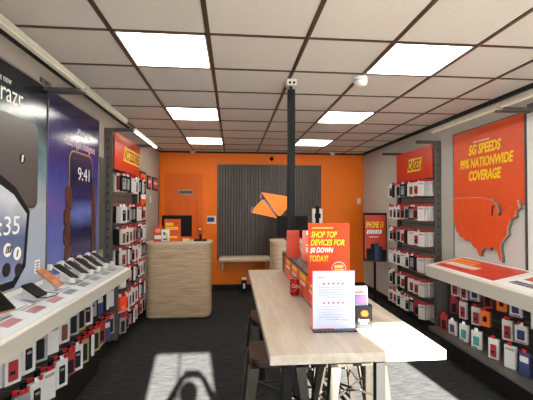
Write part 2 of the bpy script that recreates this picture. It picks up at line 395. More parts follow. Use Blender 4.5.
# right wall map poster
t = thing('wall_poster', 'orange wall poster with yellow coverage slogan and relief map on the right wall', 'poster', (XR-.004, 4.362, 1.065))
fr = frame2((0, 0, 0), RGT_R, UPV)       # u runs toward the camera, n points into the room (-X)
GP = mat('pale_grey_print', (206, 204, 202), .45, var=.02, scale=6)
mb = MB(); plate(mb, fr, 0, 0, 1.12, 1.475, 0, .01, GP); mb.build('backing', t)
US = [(-124.7,48.4),(-123,49),(-110,49),(-95.2,49),(-94.6,48.7),(-89.6,48),(-88.0,48.2),(-84.8,46.7),(-83.5,45.8),(-82.5,43.2),(-83.2,42),(-81,42),(-79,42.8),(-79,43.5),(-76.5,43.5),(-76.3,44.2),(-74.7,45),(-71.5,45),(-70.3,46.5),(-69.2,47.4),(-68.2,47.3),(-67.8,45.7),(-67,44.8),(-70,43.7),(-70.7,42.5),(-70,41.8),(-71.3,41.5),(-74,40.7),(-74.2,39.5),(-75.3,38.5),(-76,37),(-75.6,35.3),(-77.5,34.4),(-79.2,33.2),(-81,32),(-81.4,30.5),(-80.2,27),(-80.4,25.2),(-81.7,25.9),(-82.8,28),(-83.8,30),(-85.3,29.7),(-87,30.4),(-89.5,30.2),(-89.3,29.1),(-91.5,29.3),(-94,29.6),(-96.5,28.3),(-97.4,26),(-99.2,26.5),(-101.5,29.7),(-103,29),(-104.7,29.7),(-106.5,31.8),(-111,31.3),(-114.8,32.5),(-117.1,32.5),(-118.5,34),(-120.6,34.6),(-122.4,37.5),(-124.3,40.4),(-124.1,43)]
def mp(lo, la): return ((lo+124.7)/57.7*1.08+.02, (la-25.2)/23.8*.66+.05)
top = [mp(*p) for p in US[:22]]
mb = MB(); mb.prism([fr(u, v, .010) for u, v in [(0, mp(-124.7, 48.4)[1])]+top+[(1.12, mp(-67, 45.7)[1]), (1.12, 1.475), (0, 1.475)]], (-.002, 0, 0), ORANGE); mb.build('upper_print', t)
pts = [mp(*p) for p in US]
def mapplate(m, dx, dz, n0, n1, name, sc=1):
    mb = MB(); mb.prism([fr(.545+(u-.545)*sc+dx, .4+(v-.4)*sc+dz, n0) for u, v in pts], fr(0, 0, n1)-fr(0, 0, n0), m); return mb
mb = mapplate(mat('map_edge', (110, 98, 90), .6), 0, 0, .012, .045, ''); mb.build('map_core', t)
mb = mapplate(mat('map_rim', (190, 176, 166), .5), 0, 0, .045, .047, ''); mb.build('map_rim', t)
mb = mapplate(ORANGE, 0, 0, .047, .049, '', .985); mb.build('map_face', t)
mb = MB()
def ln(a, b):
    (x0, y0), (x1, y1) = mp(*a), mp(*b); d = Vector((x1-x0, y1-y0)); nn = Vector((-d.y, d.x)).normalized()*.0016
    mb.prism([fr(x0+nn.x, y0+nn.y, .049), fr(x1+nn.x, y1+nn.y, .049), fr(x1-nn.x, y1-nn.y, .049), fr(x0-nn.x, y0-nn.y, .049)], (-.0006, 0, 0), LNC)
LNC = mat('map_lines', (196, 84, 50), .5)
for a, b in [((-124,46),(-117,46)),((-117,49),(-117,42)),((-124,42),(-111,42)),((-120,42),(-120,39)),((-120,39),(-114.6,35)),((-114,42),(-114,35)),((-111,49),(-111,45)),((-111,45),(-104,45)),((-104,49),(-104,41)),((-111,41),(-102,41)),((-109,41),(-109,31.5)),((-114,37),(-94.6,37)),((-102,41),(-102,37)),((-104,46),(-97,46)),((-104,43),(-96.5,43)),((-97,49),(-96.5,43)),((-102,40),(-95.3,40)),((-94.6,40.5),(-94.6,36.5)),((-103,37),(-103,32)),((-103,32),(-106.5,32)),((-94.4,36.5),(-94.1,30)),((-96,43.5),(-91,43.5)),((-95.8,40.6),(-91.5,40.6)),((-91,47),(-91,43)),((-91,43),(-90,37)),((-90,37),(-91,33)),((-91,31),(-89.7,31)),((-88.2,35),(-88.4,30.5)),((-90,35),(-84,35)),((-89,36.5),(-81.7,36.5)),((-87.5,42),(-87.9,38)),((-84.8,41.7),(-84.8,39)),((-85.6,35),(-85,31)),((-85,31),(-82,30.6)),((-80.5,42),(-80.5,39.7)),((-80.5,39.7),(-75.5,39.7)),((-81.7,36.5),(-76,36.5)),((-83,35),(-79,33.3)),((-94,33),(-91,33)),((-79.8,42),(-75.3,42)),((-73.4,45),(-73.3,41.2)),((-71.5,45),(-72.5,42.7))]: ln(a, b)
mb.build('state_lines', t)
mb = MB(); mb.prism([fr(*mp(lo, la), .049) for lo, la in ((-88, 41.8), (-87, 41.8), (-86.3, 43), (-86.3, 44.5), (-85.2, 45.8), (-87.5, 45.6), (-87.9, 43))], (-.001, 0, 0), mat('lake_print', (66, 20, 12), .5)); mb.build('lake_picture', t)
YS = mat('slogan_yellow', (255, 214, 0), .5, var=.01)
text('5G SPEEDS', YS, t, fr(.29, 1.185, .0125), RGT_R, UPV, .52, .115, .2, bold=.04)
text('99% NATIONWIDE', YS, t, fr(.13, 1.04, .0125), RGT_R, UPV, .85, .11, .2, bold=.03)
text('COVERAGE', YS, t, fr(.29, .895, .0125), RGT_R, UPV, .52, .115, .2, bold=.04)
mb = MB(); scribble(mb, fr, .37, 1.32, .27, .012, .0122, TXTW, 12); mb.build('small_print', t)
MB().box(-.02, .0, -1.132, -1.12, 0, 1.485, DKMETAL).box(-.02, 0, 0, .01, 0, 1.47, GREYM).box(-.02, 0, -1.13, .01, 1.475, 1.485, DKMETAL).build('frame', t)
t = thing('wall_poster', 'plain white wall poster at the right edge beside the map poster', 'poster', (XR-.004, 3.22, 1.065))
mb = MB(); plate(mb, fr, 0, 0, 1.3, 1.46, 0, .01, mat('white_print', (226, 226, 228), .4, var=.02)); mb.build('print', t)
MB().box(-.018, 0, -1.31, -1.3, 0, 1.46, GREYM).build('frame', t)

# ------------------------------------------------------------------ packages
def pkg_proto(kind):
    w_, h_, t_, body, win, wm, extra = kind
    e = bpy.data.objects.new('hanging_package', None); COL.objects.link(e); e.empty_display_size = .02
    MB().box(-w_/2, w_/2, 0, t_, -h_, 0, body, .002).build('box', e)
    mb = MB(); fr_ = frame2((-w_/2, 0, -h_), (1, 0, 0), (0, 0, 1))
    u0, v0, uw, vh = win
    plate(mb, fr_, u0*w_, v0*h_, uw*w_, vh*h_, 0, .002, wm, .008 if uw*w_ > .02 else 0)
    if extra: plate(mb, fr_, extra[0]*w_, extra[1]*h_, extra[2]*w_, extra[3]*h_, .002, .0035, extra[4])
    mb.build('product_window', e)
    MB().box(-.016, .016, .001, .004, -.002, .03, RED if kind[6] is None or random.random() < .5 else WPAPER).build('hang_tab', e)
    e['category'] = 'package'
    return e
PW = mat('package_white', (204, 200, 198), .4, var=.03); PK = mat('package_black', (27, 27, 30), .65, spec=.2)
PG = mat('package_grey', (140, 140, 140), .4); PB = mat('package_blue', (44, 58, 98), .4); PT = mat('package_teal', (52, 138, 132), .4)
PO = mat('package_orange', (240, 110, 30), .4); PD = mat('package_gold', (150, 132, 84), .4); PR = mat('package_red', (150, 38, 42), .4); PBR = mat('package_brown', (110, 62, 40), .4)
KIN = {
 'white box with a black phone case window': (.095, .19, .028, PW, (.25, .12, .5, .66), PK, (.35, .6, .3, .08, PG)),
 'black box with a white side panel': (.09, .19, .028, PK, (.62, .03, .34, .94), PW, None),
 'black box with a grey case': (.09, .18, .028, PK, (.2, .12, .6, .7), PG, (.3, .6, .2, .12, PK)),
 'white box with a red case': (.09, .18, .028, PW, (.2, .1, .6, .62), PR, (.3, .3, .3, .1, PK)),
 'white box with a brown case': (.09, .18, .028, PW, (.22, .1, .56, .62), PBR, None),
 'grey box with a dark case': (.09, .18, .028, PG, (.2, .1, .55, .7), PK, None),
 'red box with a dark case': (.085, .17, .028, PR, (.2, .1, .6, .55), PK, None),
 'plain white box': (.095, .19, .028, PW, (.1, .8, .8, .1), PG, None),
 'white box with a blue shape': (.10, .15, .028, PW, (.2, .2, .6, .55), PB, (.1, .05, .8, .06, PR)),
 'orange box with a black ring': (.09, .15, .028, PO, (.28, .3, .42, .36), PK, None),
 'white box with a teal shape': (.10, .17, .028, PW, (.2, .2, .6, .5), PT, (.1, .05, .5, .06, PB)),
 'gold edged box': (.09, .19, .028, PD, (.2, .12, .6, .7), PK, None),
 'blue box with a white band': (.09, .19, .028, PB, (.1, .6, .8, .25), PW, None),
 'bright orange pouch': (.12, .16, .03, mat('pouch_orange', (245, 76, 30), .4), (.3, .1, .4, .25), mat('pouch_pale', (240, 140, 110), .4), None),
}
SHORT = {k: k.replace(' with a ', ' with ').replace('phone case ', '') for k in KIN}
SHORT['white box with a black phone case window'] = 'white box with black window'
SHORT['white box with a blue shape'] = 'white box with blue shape'
_proto = {}
_used = set()
def package(kind, loc, rz, label, group, first=True, scale=1):
    k = kind
    if k not in _proto: _proto[k] = pkg_proto(KIN[k])
    p = _proto[k]
    if k not in _used: _used.add(k); p.location = loc; p.rotation_euler = (0, 0, rz); p['label'] = label; p['group'] = group; o = p
    else: o = dup(p, loc, rz, label, group)
    if scale != 1: o.scale = (1, 1, scale)
    return o
ORD = ['first', 'second', 'third', 'fourth', 'fifth', 'sixth', 'seventh', 'eighth', 'ninth', 'tenth', 'eleventh', 'twelfth', 'thirteenth', 'fourteenth']
LB, RB = PI/2, -PI/2

def rack(side, y0, y1, xw, rows, ncol, label, kinds, nm, gname, signtxt, reach=.24, zt=2.5):
    """wall rack: perforated uprights with top arms, slatted back, hooks; side -1 = on the left wall"""
    d = 1 if side < 0 else -1     # direction into the room
    t = thing('wall_rack', label, 'rack', (xw, y0, 0))
    L = y1-y0
    for yy, nme in ((0, 'near'), (L, 'far')):
        mb = MB(); mb.box(*sorted((0, d*.09)), yy-.02, yy+.012, .15, zt, DKMETAL, .002)
        for k in range(22): mb.box(*sorted((d*.04, d*.052)), yy-.0215, yy-.0195, .3+k*.1, .33+k*.1, BLACK)
        mb.build('upright', t)
        MB().box(*sorted((d*.0, d*.33)), yy-.02, yy+.012, zt-.008, zt+.03, DKMETAL, .002).build('arm', t)
    mb = MB(); mb.box(*sorted((0, d*.02)), .015, L-.02, .2, 2.46, SLATW)
    z = .22
    while z < 2.0: mb.box(*sorted((d*.02, d*.026)), .016, L-.02, z, z+.012, DKMETAL); z += .075
    mb.build('back_panel', t)
    st = (L-.16)/(ncol-1)
    for ri, zr in enumerate(rows):
        mb = MB(); mb.box(*sorted((d*.02, d*.05)), .02, L-.02, zr+.022, zr+.042, GREYM); rail = mb.build('rail', t)
        for c in range(ncol):
            y = .08+c*st
            mb = MB(); mb.cyl((d*.04, y, zr+.031), (d*reach, y, zr+.031), .003, GREYM, seg=6)
            hk = mb.build('hook', rail)
            n = (5 if side > 0 else 3) if c == 0 else 2
            for q in range(n):
                kd = 'bright orange pouch' if (side < 0 and ri == 5 and c == 0 and q == 0) else kinds[(ri*5+c*3+random.randrange(2)) % len(kinds)] if (q == 0 and (c or side < 0)) else 'plain white box' if (c == 0 and side > 0) else kinds[(ri+c+q) % len(kinds)]
                w_, h_, th = KIN[kd][:3]
                ctop = 'row %s from the top, %s hook along from the near post' % (ORD[ri], ORD[c])
                lab = '%s, %s, %s row, %s hook back, %s' % (SHORT[kd], nm, ORD[ri], ORD[c], ('in front' if q == 0 else ORD[q]+' behind'))
                package(kd, (xw+d*(reach-.012-q*.036), y0+y+random.uniform(-.008, .008), zr+.005), (LB if d > 0 else RB)+random.uniform(-.1, .1)-d*.5, lab, gname)
            # red stop lock
            MB().box(*sorted((d*(reach-.004), d*(reach+.014))), y-.012, y+.012, zr+.018, zr+.05, RED, .002).build('stop_lock', rail) if (c+ri) % 3 != 1 else None
    return t
RKINDS = ['white box with a black phone case window', 'white box with a black phone case window', 'black box with a grey case', 'white box with a red case', 'white box with a black phone case window', 'grey box with a dark case', 'white box with a brown case', 'plain white box', 'red box with a dark case', 'black box with a white side panel']
rack(1, 4.69, 5.80, XR, [2.00, 1.67, 1.33, .99, .67, .38], 8, 'dark steel wall rack of phone cases on the right wall', RKINDS, 'right rack', 'phone case packages on the right rack', 'CASES')
LK = ['black box with a grey case', 'red box with a dark case', 'white box with a black phone case window', 'black box with a white side panel', 'black box with a grey case', 'white box with a red case', 'white box with a black phone case window', 'black box with a white side panel', 'grey box with a dark case', 'plain white box', 'white box with a brown case']
rack(-1, 4.42, 5.55, XL, [2.02, 1.66, 1.40, 1.155, .91, .62, .38], 8, 'dark steel wall rack of accessories on the left wall', LK, 'left rack', 'accessory packages on the left rack', 'ACCESSORIES', reach=.21, zt=2.53)

# header signs
def header(x, y0, y1, z0, z1, d, right, txt, tu, tv, tw, th, label):
    t = thing('header_sign', label, 'sign', (x, y0 if d > 0 else y1, z0))
    fr_ = frame2((0, 0, 0), right, UPV); L = y1-y0
    mb = MB(); plate(mb, fr_, 0, 0, L, z1-z0, 0, .012, REDOR); mb.build('board', t)
    MB().box(*sorted((d*-.09, d*-.001)), *((.1, .13) if d > 0 else (-.13, -.1)), .05, .4, DKMETAL).build('mount_bracket', t)
    mb = MB(); mb.prism([fr_(tu-.02, tv-.02, .012), fr_(tu+tw, tv-.025, .012), fr_(tu+tw+.05, tv+th+.01, .012), fr_(tu+.03, tv+th+.02, .012)], fr_(0, 0, .014)-fr_(0, 0, .012), YELLOW); mb.build('brush_patch', t)
    text(txt, mat('dark_red_print', (150, 40, 16), .5), t, fr_(tu+.01, tv, .0142), right, UPV, tw, th*.95, .25, bold=.02)
header(XR-.094, 4.71, 5.78, 2.06, 2.49, -1, RGT_R, 'CASES', .40, .14, .36, .15, 'red header sign reading CASES above the right rack')
header(XL+.094, 4.44, 5.60, 2.10, 2.53, 1, RGT_L, 'ACCESSORIES', .36, .15, .78, .15, 'red header sign reading ACCESSORIES above the left rack')
# led bar between left rack arms and right rack arms
t = thing('light_bar', 'slim LED bar on the arms of the left rack', 'light', (-1.12, 4.40, 2.53)); L = 1.25
MB().box(-.022, .022, 0, L, 0, .026, WHITE, .003).build('housing', t); MB().box(-.018, .018, .02, L-.02, -.008, .001, BAR).build('lens', t)

# ------------------------------------------------------------------ display counters
def display_counter(side, y0, y1, xf, zf, zb, edge, label, ledge):
    d = 1 if side < 0 else -1; xw = XL if side < 0 else XR
    t = thing('display_counter', label, 'counter', (xw, y0, 0)); L = y1-y0; W = abs(xf-xw)
    X = lambda a: d*a
    mb = MB(); mb.hexa([(X(W), 0, zf-edge), (X(W), L, zf-edge), (X(.02), L, zf-edge), (X(.02), 0, zf-edge), (X(W), 0, zf), (X(W), L, zf), (X(.02), L, zb), (X(.02), 0, zb)], WHITE)
    bmesh.ops.recalc_face_normals(mb.bm, faces=mb.bm.faces[:]); mb.build('counter_top', t)
    MB().box(*sorted((X(W), X(W+.006))), 0, L, zf-edge, zf-.004, WEDGE).build('edge_strip', t)
    mb = MB(); mb.box(*sorted((X(.01), X(.04))), 0, L, ledge, zf-edge, PEGB)
    z = ledge+.03
    while z < zf-edge-.02: mb.box(*sorted((X(.04), X(.046))), 0, L, z, z+.01, DKMETAL); z += .06
    mb.build('back_panel', t)
    MB().box(*sorted((X(.01), X(W-.02 if side > 0 else .12))), -.0, L, ledge-.035, ledge, DKMETAL).build('ledge', t)
    MB().box(*sorted((X(.02), X(W-.16 if side > 0 else .10))), 0.02, L-.02, 0, ledge-.035, BASEB).build('plinth', t)
    MB().box(*sorted((X(.01), X(W-.12))), L-.02, L, ledge, zf-edge, DKMETAL).build('end_panel', t)
    return t
tl = display_counter(-1, 1.3, 4.02, -1.05, 1.03, 1.11, .09, 'long white topped display counter along the left wall', .30)
tr = display_counter(1, 1.9, 4.18, 2.225, 1.00, 1.09, .12, 'long white topped display counter along the right wall', .30)

def hook_row(t, side, ys, zr, reach, y0):
    d = 1 if side < 0 else -1
    for y in ys:
        h = MB().cyl((d*.04, y-y0, zr), (d*reach, y-y0, zr), .003, GREYM, seg=6).build('hook', t)
        MB().box(*sorted((d*(reach-.002), d*(reach+.016))), y-y0-.009, y-y0+.009, zr-.010, zr+.014, RED, .002).build('stop_lock', h)
# left counter rows
rowA = [1.75, 1.95, 2.22, 2.38, 2.52, 2.68, 2.86, 3.02, 3.16, 3.3, 3.44, 3.58, 3.74, 3.88]
kA = ['white box with a brown case', 'black box with a white side panel', 'white box with a red case', 'white box with a black phone case window', 'grey box with a dark case', 'plain white box', 'white box with a brown case', 'grey box with a dark case', 'gold edged box', 'white box with a black phone case window', 'black box with a grey case', 'blue box with a white band', 'black box with a white side panel', 'plain white box']
hook_row(tl, -1, rowA, .885, .26, 1.3)
for i, y in enumerate(rowA):
    for q in range(2):
        package(kA[i] if q == 0 else 'plain white box', (XL+.245-q*.04, y, .86), LB-.45+random.uniform(-.15, .15), '%s, upper row under left counter, %s from near end%s' % (SHORT[kA[i]] if q == 0 else 'plain white box', ORD[i], '' if q == 0 else ', behind'), 'packages under the left counter')
rowB = [2.1, 2.28, 2.44, 2.6, 2.78, 2.92, 3.05, 3.18, 3.3, 3.44, 3.58, 3.72, 3.86]
kB = ['white box with a black phone case window', 'grey box with a dark case', 'white box with a black phone case window', 'plain white box', 'white box with a black phone case window', 'red box with a dark case', 'white box with a black phone case window', 'gold edged box', 'black box with a white side panel', 'gold edged box', 'red box with a dark case', 'blue box with a white band', 'grey box with a dark case']
hook_row(tl, -1, rowB, .615, .28, 1.3)
for i, y in enumerate(rowB):
    for q in range(2):
        package(kB[i] if q == 0 else 'black box with a white side panel', (XL+.265-q*.04, y, .59), LB-.45+random.uniform(-.15, .15), '%s, lower row under left counter, %s from near end%s' % (SHORT[kB[i]] if q == 0 else 'black box', ORD[i], '' if q == 0 else ', behind'), 'packages under the left counter')
# right counter rows
rA = [(4.0, 'white box with a red case'), (3.84, 'white box with a red case'), (3.66, 'white box with a blue shape'), (3.46, 'red box with a dark case'), (3.27, 'orange box with a black ring'), (3.10, 'white box with a blue shape'), (2.86, 'white box with a black phone case window'), (2.66, 'white box with a blue shape'), (2.44, 'white box with a red case')]
hook_row(tr, 1, [a[0] for a in rA], .885, .25, 1.9)
for i, (y, k) in enumerate(rA): package(k, (XR-.24, y, .86), RB+.45+random.uniform(-.15, .15), '%s, top row under right counter, %s from far end' % (SHORT[k], ORD[i]), 'packages under the right counter')
rB = [(4.02, 'red box with a dark case'), (3.86, 'white box with a red case'), (3.64, 'white box with a red case'), (3.50, 'orange box with a black ring'), (3.20, 'white box with a red case'), (3.04, 'white box with a blue shape'), (2.80, 'plain white box'), (2.62, 'white box with a black phone case window')]
hook_row(tr, 1, [a[0] for a in rB], .675, .25, 1.9)
for i, (y, k) in enumerate(rB): package(k, (XR-.24, y, .65), RB+.45+random.uniform(-.15, .15), '%s, lower row under right counter, %s from far end' % (SHORT[k], ORD[i]), 'packages under the right counter')
rC = [(4.02, 'red box with a dark case'), (3.86, 'white box with a blue shape'), (3.66, 'white box with a teal shape'), (3.46, 'white box with a teal shape'), (3.22, 'white box with a red case'), (3.02, 'plain white box'), (2.86, 'blue box with a white band'), (2.68, 'white box with a black phone case window'), (2.45, 'white box with a teal shape')]
for i, (y, k) in enumerate(rC): package(k, (XR-.36, y, .302+KIN[k][1]), RB+.35+random.uniform(-.15, .1), '%s on ledge under right counter, %s from far end' % (SHORT[k], ORD[i]), 'packages on the right ledge')

# graphics on the right counter top (sloping surface)
sl = math.atan2(.09, .43); upR = (math.cos(sl), 0, math.sin(sl))
t = thing('counter_mat', 'red printed counter mat with yellow patch on the right counter', 'mat', (2.26, 4.14, 1.0085))
fr = frame2((0, 0, 0), RGT_R, upR)
mb = MB(); plate(mb, fr, 0, 0, 1.04, .40, 0, .002, WPAPER); plate(mb, fr, .02, .03, .98, .35, .002, .003, REDOR); mb.build('sheet', t)
mb = MB(); mb.prism([fr(.04, .24, .003), fr(.42, .24, .003), fr(.40, .335, .003), fr(.02, .335, .003)], fr(0, 0, .001)-fr(0, 0, 0), mat('mat_yellow', (248, 176, 16), .5)); mb.build('yellow_patch', t)
mb = MB(); scribble(mb, fr, .06, .26, .32, .05, .0042, ORANGE, 9); scribble(mb, fr, .06, .13, .50, .08, .0034, TXTW, 12); scribble(mb, fr, .06, .07, .5, .03, .0034, CORAL, 22); mb.build('printed_words', t)
mb = MB()
for k in range(3): mb.prism([fr(.62+.02*k, .08+.04*k, .0034), fr(.86-.04*k, .22+.03*k, .0034), fr(.94-.03*k, .26+.025*k, .0034), fr(.66+.02*k, .12+.04*k, .0034)], fr(0, 0, .0006)-fr(0, 0, 0), CORAL)
mb.build('printed_sweep', t)
t = thing('counter_mat', 'white printed counter mat with red patch at the right edge', 'mat', (2.26, 3.08, 1.0085))
mb = MB(); plate(mb, fr, 0, 0, .8, .40, 0, .002, WPAPER); plate(mb, fr, .08, .2, .5, .09, .002, .003, CORAL); scribble(mb, fr, .05, .08, .5, .07, .0024, mat('navy_print', (40, 40, 80), .5), 10); mb.build('sheet', t)

# graphics and demo phones on the left counter
slL = math.atan2(.08, .38); upL = (-math.cos(slL), 0, math.sin(slL))
t = thing('counter_mat', 'pale printed counter mat with pink and grey blocks under the demo phones', 'mat', (-1.075, 1.4, 1.0375))
fr = frame2((0, 0, 0), RGT_L, upL)
mb = MB(); plate(mb, fr, 0, 0, 2.58, .3, 0, .002, mat('pale_sheet', (214, 220, 226), .25, var=.05, scale=3)); mb.build('sheet', t)
mb = MB(); PK1 = mat('mat_pink', (176, 122, 128), .4); PK2 = mat('mat_grey', (112, 120, 132), .4)
for k, (u, c) in enumerate(((.35, PK1), (.62, PK1), (.88, PK1), (1.12, PK1), (1.35, PK2), (1.6, PK2), (1.85, PK2), (2.1, PK2), (2.3, PK2))):
    plate(mb, fr, u, .05, .14, .06, .002, .003, c); scribble(mb, fr, u, .125, .17, .012, .0022, PK2, 9); scribble(mb, fr, u, .15, .12, .01, .0022, PK2, 7)
mb.build('printed_blocks', t)

def demo_phone(y, label, screen, back, x=-1.24, L=.155, W=.075, tiltz=0, cable=False):
    z0 = 1.03+(-1.05-x)*(.08/.38)+.006
    t = thing('demo_phone', label, 'phone', (x, y, z0), tiltz, 'demo phones on the left counter')
    # wedge stand
    mb = MB(); mb.hexa([(-.05, -.03, 0.012), (.05, -.03, -.003), (.05, .03, -.003), (-.05, .03, .012), (-.045, -.025, .085), (.02, -.025, .045), (.02, .025, .045), (-.045, .025, .085)], PW)
    bmesh.ops.recalc_face_normals(mb.bm, faces=mb.bm.faces[:]); mb.build('stand', t)
    a = math.radians(32); ux = Vector((-math.cos(a), 0, math.sin(a)))    # from low front edge to high back edge
    fr_ = frame2(Vector((.065, -W/2, .022)), (0, 1, 0), ux)
    mb = MB(); plate(mb, fr_, 0, 0, W, L, 0, .009, back, .012); mb.build('phone_body', t)
    mb = MB(); plate(mb, fr_, .004, .004, W-.008, L-.008, .009, .0095, screen, .010); mb.build('phone_screen', t)
    if cable: MB().tube([(.05, -.03, .02), (.10, -.02, .018), (.13, .03, .02), (.11, .09, .02), (.03, .12, .02), (-.04, .10, .035), (-.1, .06, .05)], .0028, BLACK).build('cable', t)
    return t
SCK = mat('phone_glass_black', (12, 12, 14), .3, spec=.15); SCO = mat('phone_glass_warm', (190, 120, 84), .15, var=.25, scale=20)
TAN = mat('phone_bronze', (176, 130, 90), .3, .5)
demo_phone(2.16, 'large black demo phone with bronze edge nearest on the left counter', SCK, TAN, -1.25, .22, .10, -.45)
demo_phone(2.50, 'small black demo phone with looped cable on the left counter', SCK, PK, -1.25, .13, .10, -.15, True)
demo_phone(2.80, 'bronze lit demo phone third along the left counter', SCO, TAN, -1.27, .20, .08, -.3)
for i, (y, wd) in enumerate(((3.04, 'nearest'), (3.24, 'second'), (3.42, 'middle'), (3.60, 'fourth'), (3.80, 'farthest'))):
    t = demo_phone(y, 'black demo phone in white cradle, %s of the row of five on the left counter' % wd, SCK, PW, -1.26, .20, .10, -.15)
    for v0 in (-.058, .058):
        MB().box(.050, .085, v0-.010, v0+.010, .008, .045, WHITE, .003).build('cradle_clip', t); MB().box(-.125, -.095, v0-.010, v0+.010, .10, .145, WHITE, .003).build('cradle_clip', t)

# ------------------------------------------------------------------ back wall: door, slat panel, logo
t = MB().box(-1.336, -.592, YB-.022, YB-.001, .01, 2.32, ORDOOR).build('door_2'); t['kind'] = 'structure'
mb = MB(); D0, D1, G = YB-.056, YB-.0215, .022
zr = (.01, .22, .92, 1.08, 1.82, 1.95, 2.2, 2.32)
for x0, x1 in ((-1.336, -1.25), (-1.01, -.92), (-.68, -.592)): mb.box(x0, x1, D0, D1, .01, 2.32, ORDOOR)
for x0, x1 in ((-1.25, -1.01), (-.92, -.68)):
    for k in (0, 2, 4, 6): mb.box(x0, x1, D0, D1, zr[k], zr[k+1], ORDOOR)
    for k in (1, 3, 5): mb.box(x0+G, x1-G, D0+.004, D1, zr[k]+G, zr[k+1]-G, ORDOOR, .006)
mb.build('door_panels', t)
mb = MB(); mb.box(-1.42, -1.336, YB-.075, YB-.001, 0, 2.40, ORWALL).box(-.592, -.51, YB-.075, YB-.001, 0, 2.40, ORWALL).box(-1.336, -.592, YB-.075, YB-.001, 2.322, 2.40, ORWALL); mb.build('door_frame', t)
mb = MB(); mb.cyl((-.64, YB-.022, 1.22), (-.64, YB-.10, 1.22), .022, CHROME).sphere((-.64, YB-.11, 1.22), .032, CHROME); mb.build('door_handle', t, smooth=True)
o = MB().box(-.15, .15, -.008, 0, 0, .11, mat('brushed_sign', (170, 160, 150), .3, .6), .003).build('door_sign', None, (-.93, YB-.057, 1.90))
tag(o, 'small brushed metal sign on the orange door', 'sign')
mb = MB(); scribble(mb, frame2((-.12, -.0085, .03), (1, 0, 0), (0, 0, 1)), 0, 0, .24, .05, 0, TXTK, 8); mb.build('lettering', o)
t = thing('alarm_keypad', 'white alarm keypad with blue display on the orange wall beside the door', 'keypad', (-.43, YB-.002, 1.33))
MB().box(-.10, .10, -.03, 0, 0, .16, WHITE, .006).build('case', t); MB().box(-.07, .07, -.033, -.03, .04, .13, mat('lcd_blue', (40, 50, 120), .2)).build('display', t)
# slatted feature panel
t = thing('slat_panel', 'dark vertical slat feature panel in the middle of the orange wall', 'wall panel', (-.31, YB-.002, .62))
SL = wood('smoked_slat', (60, 50, 43), (94, 81, 70), (10, 10, .7), .38, 3)
MB().box(0, 2.115, -.012, 0, 0, 1.90, mat('slat_backing', (24, 22, 21), .7)).build('backing', t)
x = .006; k = 0
while x < 2.09 and k < 100:
    MB().box(x, x+.038, -.040, -.012, 0, 1.90, SL, .002).build('slat', t); x += .0555; k += 1
# logo on the panel: built flat, folded parallelogram with a dark lettered band
lx = lambda px: (px-252)/36*.735
t = thing('logo_sign', 'bright orange folded parallelogram logo on the dark slat panel', 'logo', (.375, YB-.04, 1.42))
fr = frame2((0, 0, 0), (1, 0, 0), UPV)
BAND = mat('logo_band', (40, 34, 50), .4)
P = lambda px, py: ((px-252)*.0203, (219-py)*.0203)
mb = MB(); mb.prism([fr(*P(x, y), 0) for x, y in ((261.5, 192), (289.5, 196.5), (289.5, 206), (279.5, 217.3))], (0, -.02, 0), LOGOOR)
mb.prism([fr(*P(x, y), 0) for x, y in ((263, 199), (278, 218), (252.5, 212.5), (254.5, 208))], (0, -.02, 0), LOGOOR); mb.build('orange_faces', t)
mb = MB(); mb.prism([fr(*P(x, y), 0) for x, y in ((261.8, 193), (279.3, 217), (278, 218), (263, 199.5), (260.5, 198))], (0, -.018, 0), BAND); mb.build('folded_band', t)
mb = MB()
for k in range(6):
    a = k/6; cx, cz = 264.5+a*13.5, 200.5+a*14.5
    mb.prism([fr(*P(cx+dx, cz+dy), .0) for dx, dy in ((0, -1.3), (1.7, .6), (.6, 1.6), (-1.0, -.2))], (0, -.023, 0), mat('logo_white', (214, 206, 214), .4))
    mb.prism([fr(*P(cx+dx, cz+dy), .0) for dx, dy in ((-.2, -.5), (.9, .6), (.3, .9), (-.5, 0))], (0, -.025, 0), mat('logo_purple', (60, 40, 84), .4))
mb.build('band_lettering', t)
mb = MB(); mb.prism([fr(*P(x, y), 0) for x, y in ((252, 206.5), (253.5, 206.5), (252.2, 212), (251, 213))], (0, -.02, 0), mat('logo_mauve', (150, 110, 150), .4))
mb.prism([fr(*P(x, y), 0) for x, y in ((260, 194), (262, 193.8), (262.5, 198), (260.5, 199))], (0, -.02, 0), mat('logo_mauve', (150, 110, 150), .4)); mb.build('edge_marks', t)
# dome camera, wall bench
t = thing('security_camera', 'small black security camera on the orange wall above the slat panel', 'camera', (.78, YB-.002, 2.64))
MB().box(-.035, .035, -.02, 0, -.03, .03, WHITE, .004).build('mount', t); MB().sphere((0, -.05, 0), .042, BLACK).build('dome', t, smooth=True)
t = thing('wall_bench', 'pale wooden wall shelf with bracket under the slat panel', 'shelf', (-.26, 7.23, .61))
MB().box(0, 1.0, 0, .36, 0, .085, OAKTOP, .03).build('shelf_board', t)
for xx in (.93,):
    m_ = MB().box(xx-.012, xx+.012, .34, .366, -.32, 0, WHITE).tube([(xx, .05, -.005), (xx, .34, -.28)], .012, WHITE); m_.build('bracket', t)
MB().box(.05, .08, .33, .366, -.2, 0, WHITE).build('bracket', t)
t = thing('floor_box', 'small black box with white top standing on the floor under the wall shelf', 'box', (.225, 7.35, 0))
MB().box(-.05, .05, -.07, .07, 0, .26, BLACK, .004).build('case', t); MB().box(-.045, .045, -.06, .06, .26, .29, WHITE, .004).build('lid', t); MB().box(-.02, .02, -.072, -.07, .1, .2, WPAPER).build('label_sticker', t)
for x, y, n_ in ((-.78, 7.49, 'left'), (2.0, 7.42, 'right')):
    t = thing('ceiling_sensor', 'small white ceiling sensor at the back %s' % n_, 'sensor', (x, y, ZC-.004))
    MB().lathe([(.055, 0), (.055, -.02), (.03, -.055), (.012, -.062)][::-1], WHITE).build('body', t, smooth=True)
t = thing('smoke_detector', 'white round smoke detector beside the right ceiling light', 'detector', (1.085, 3.12, ZC-.004))
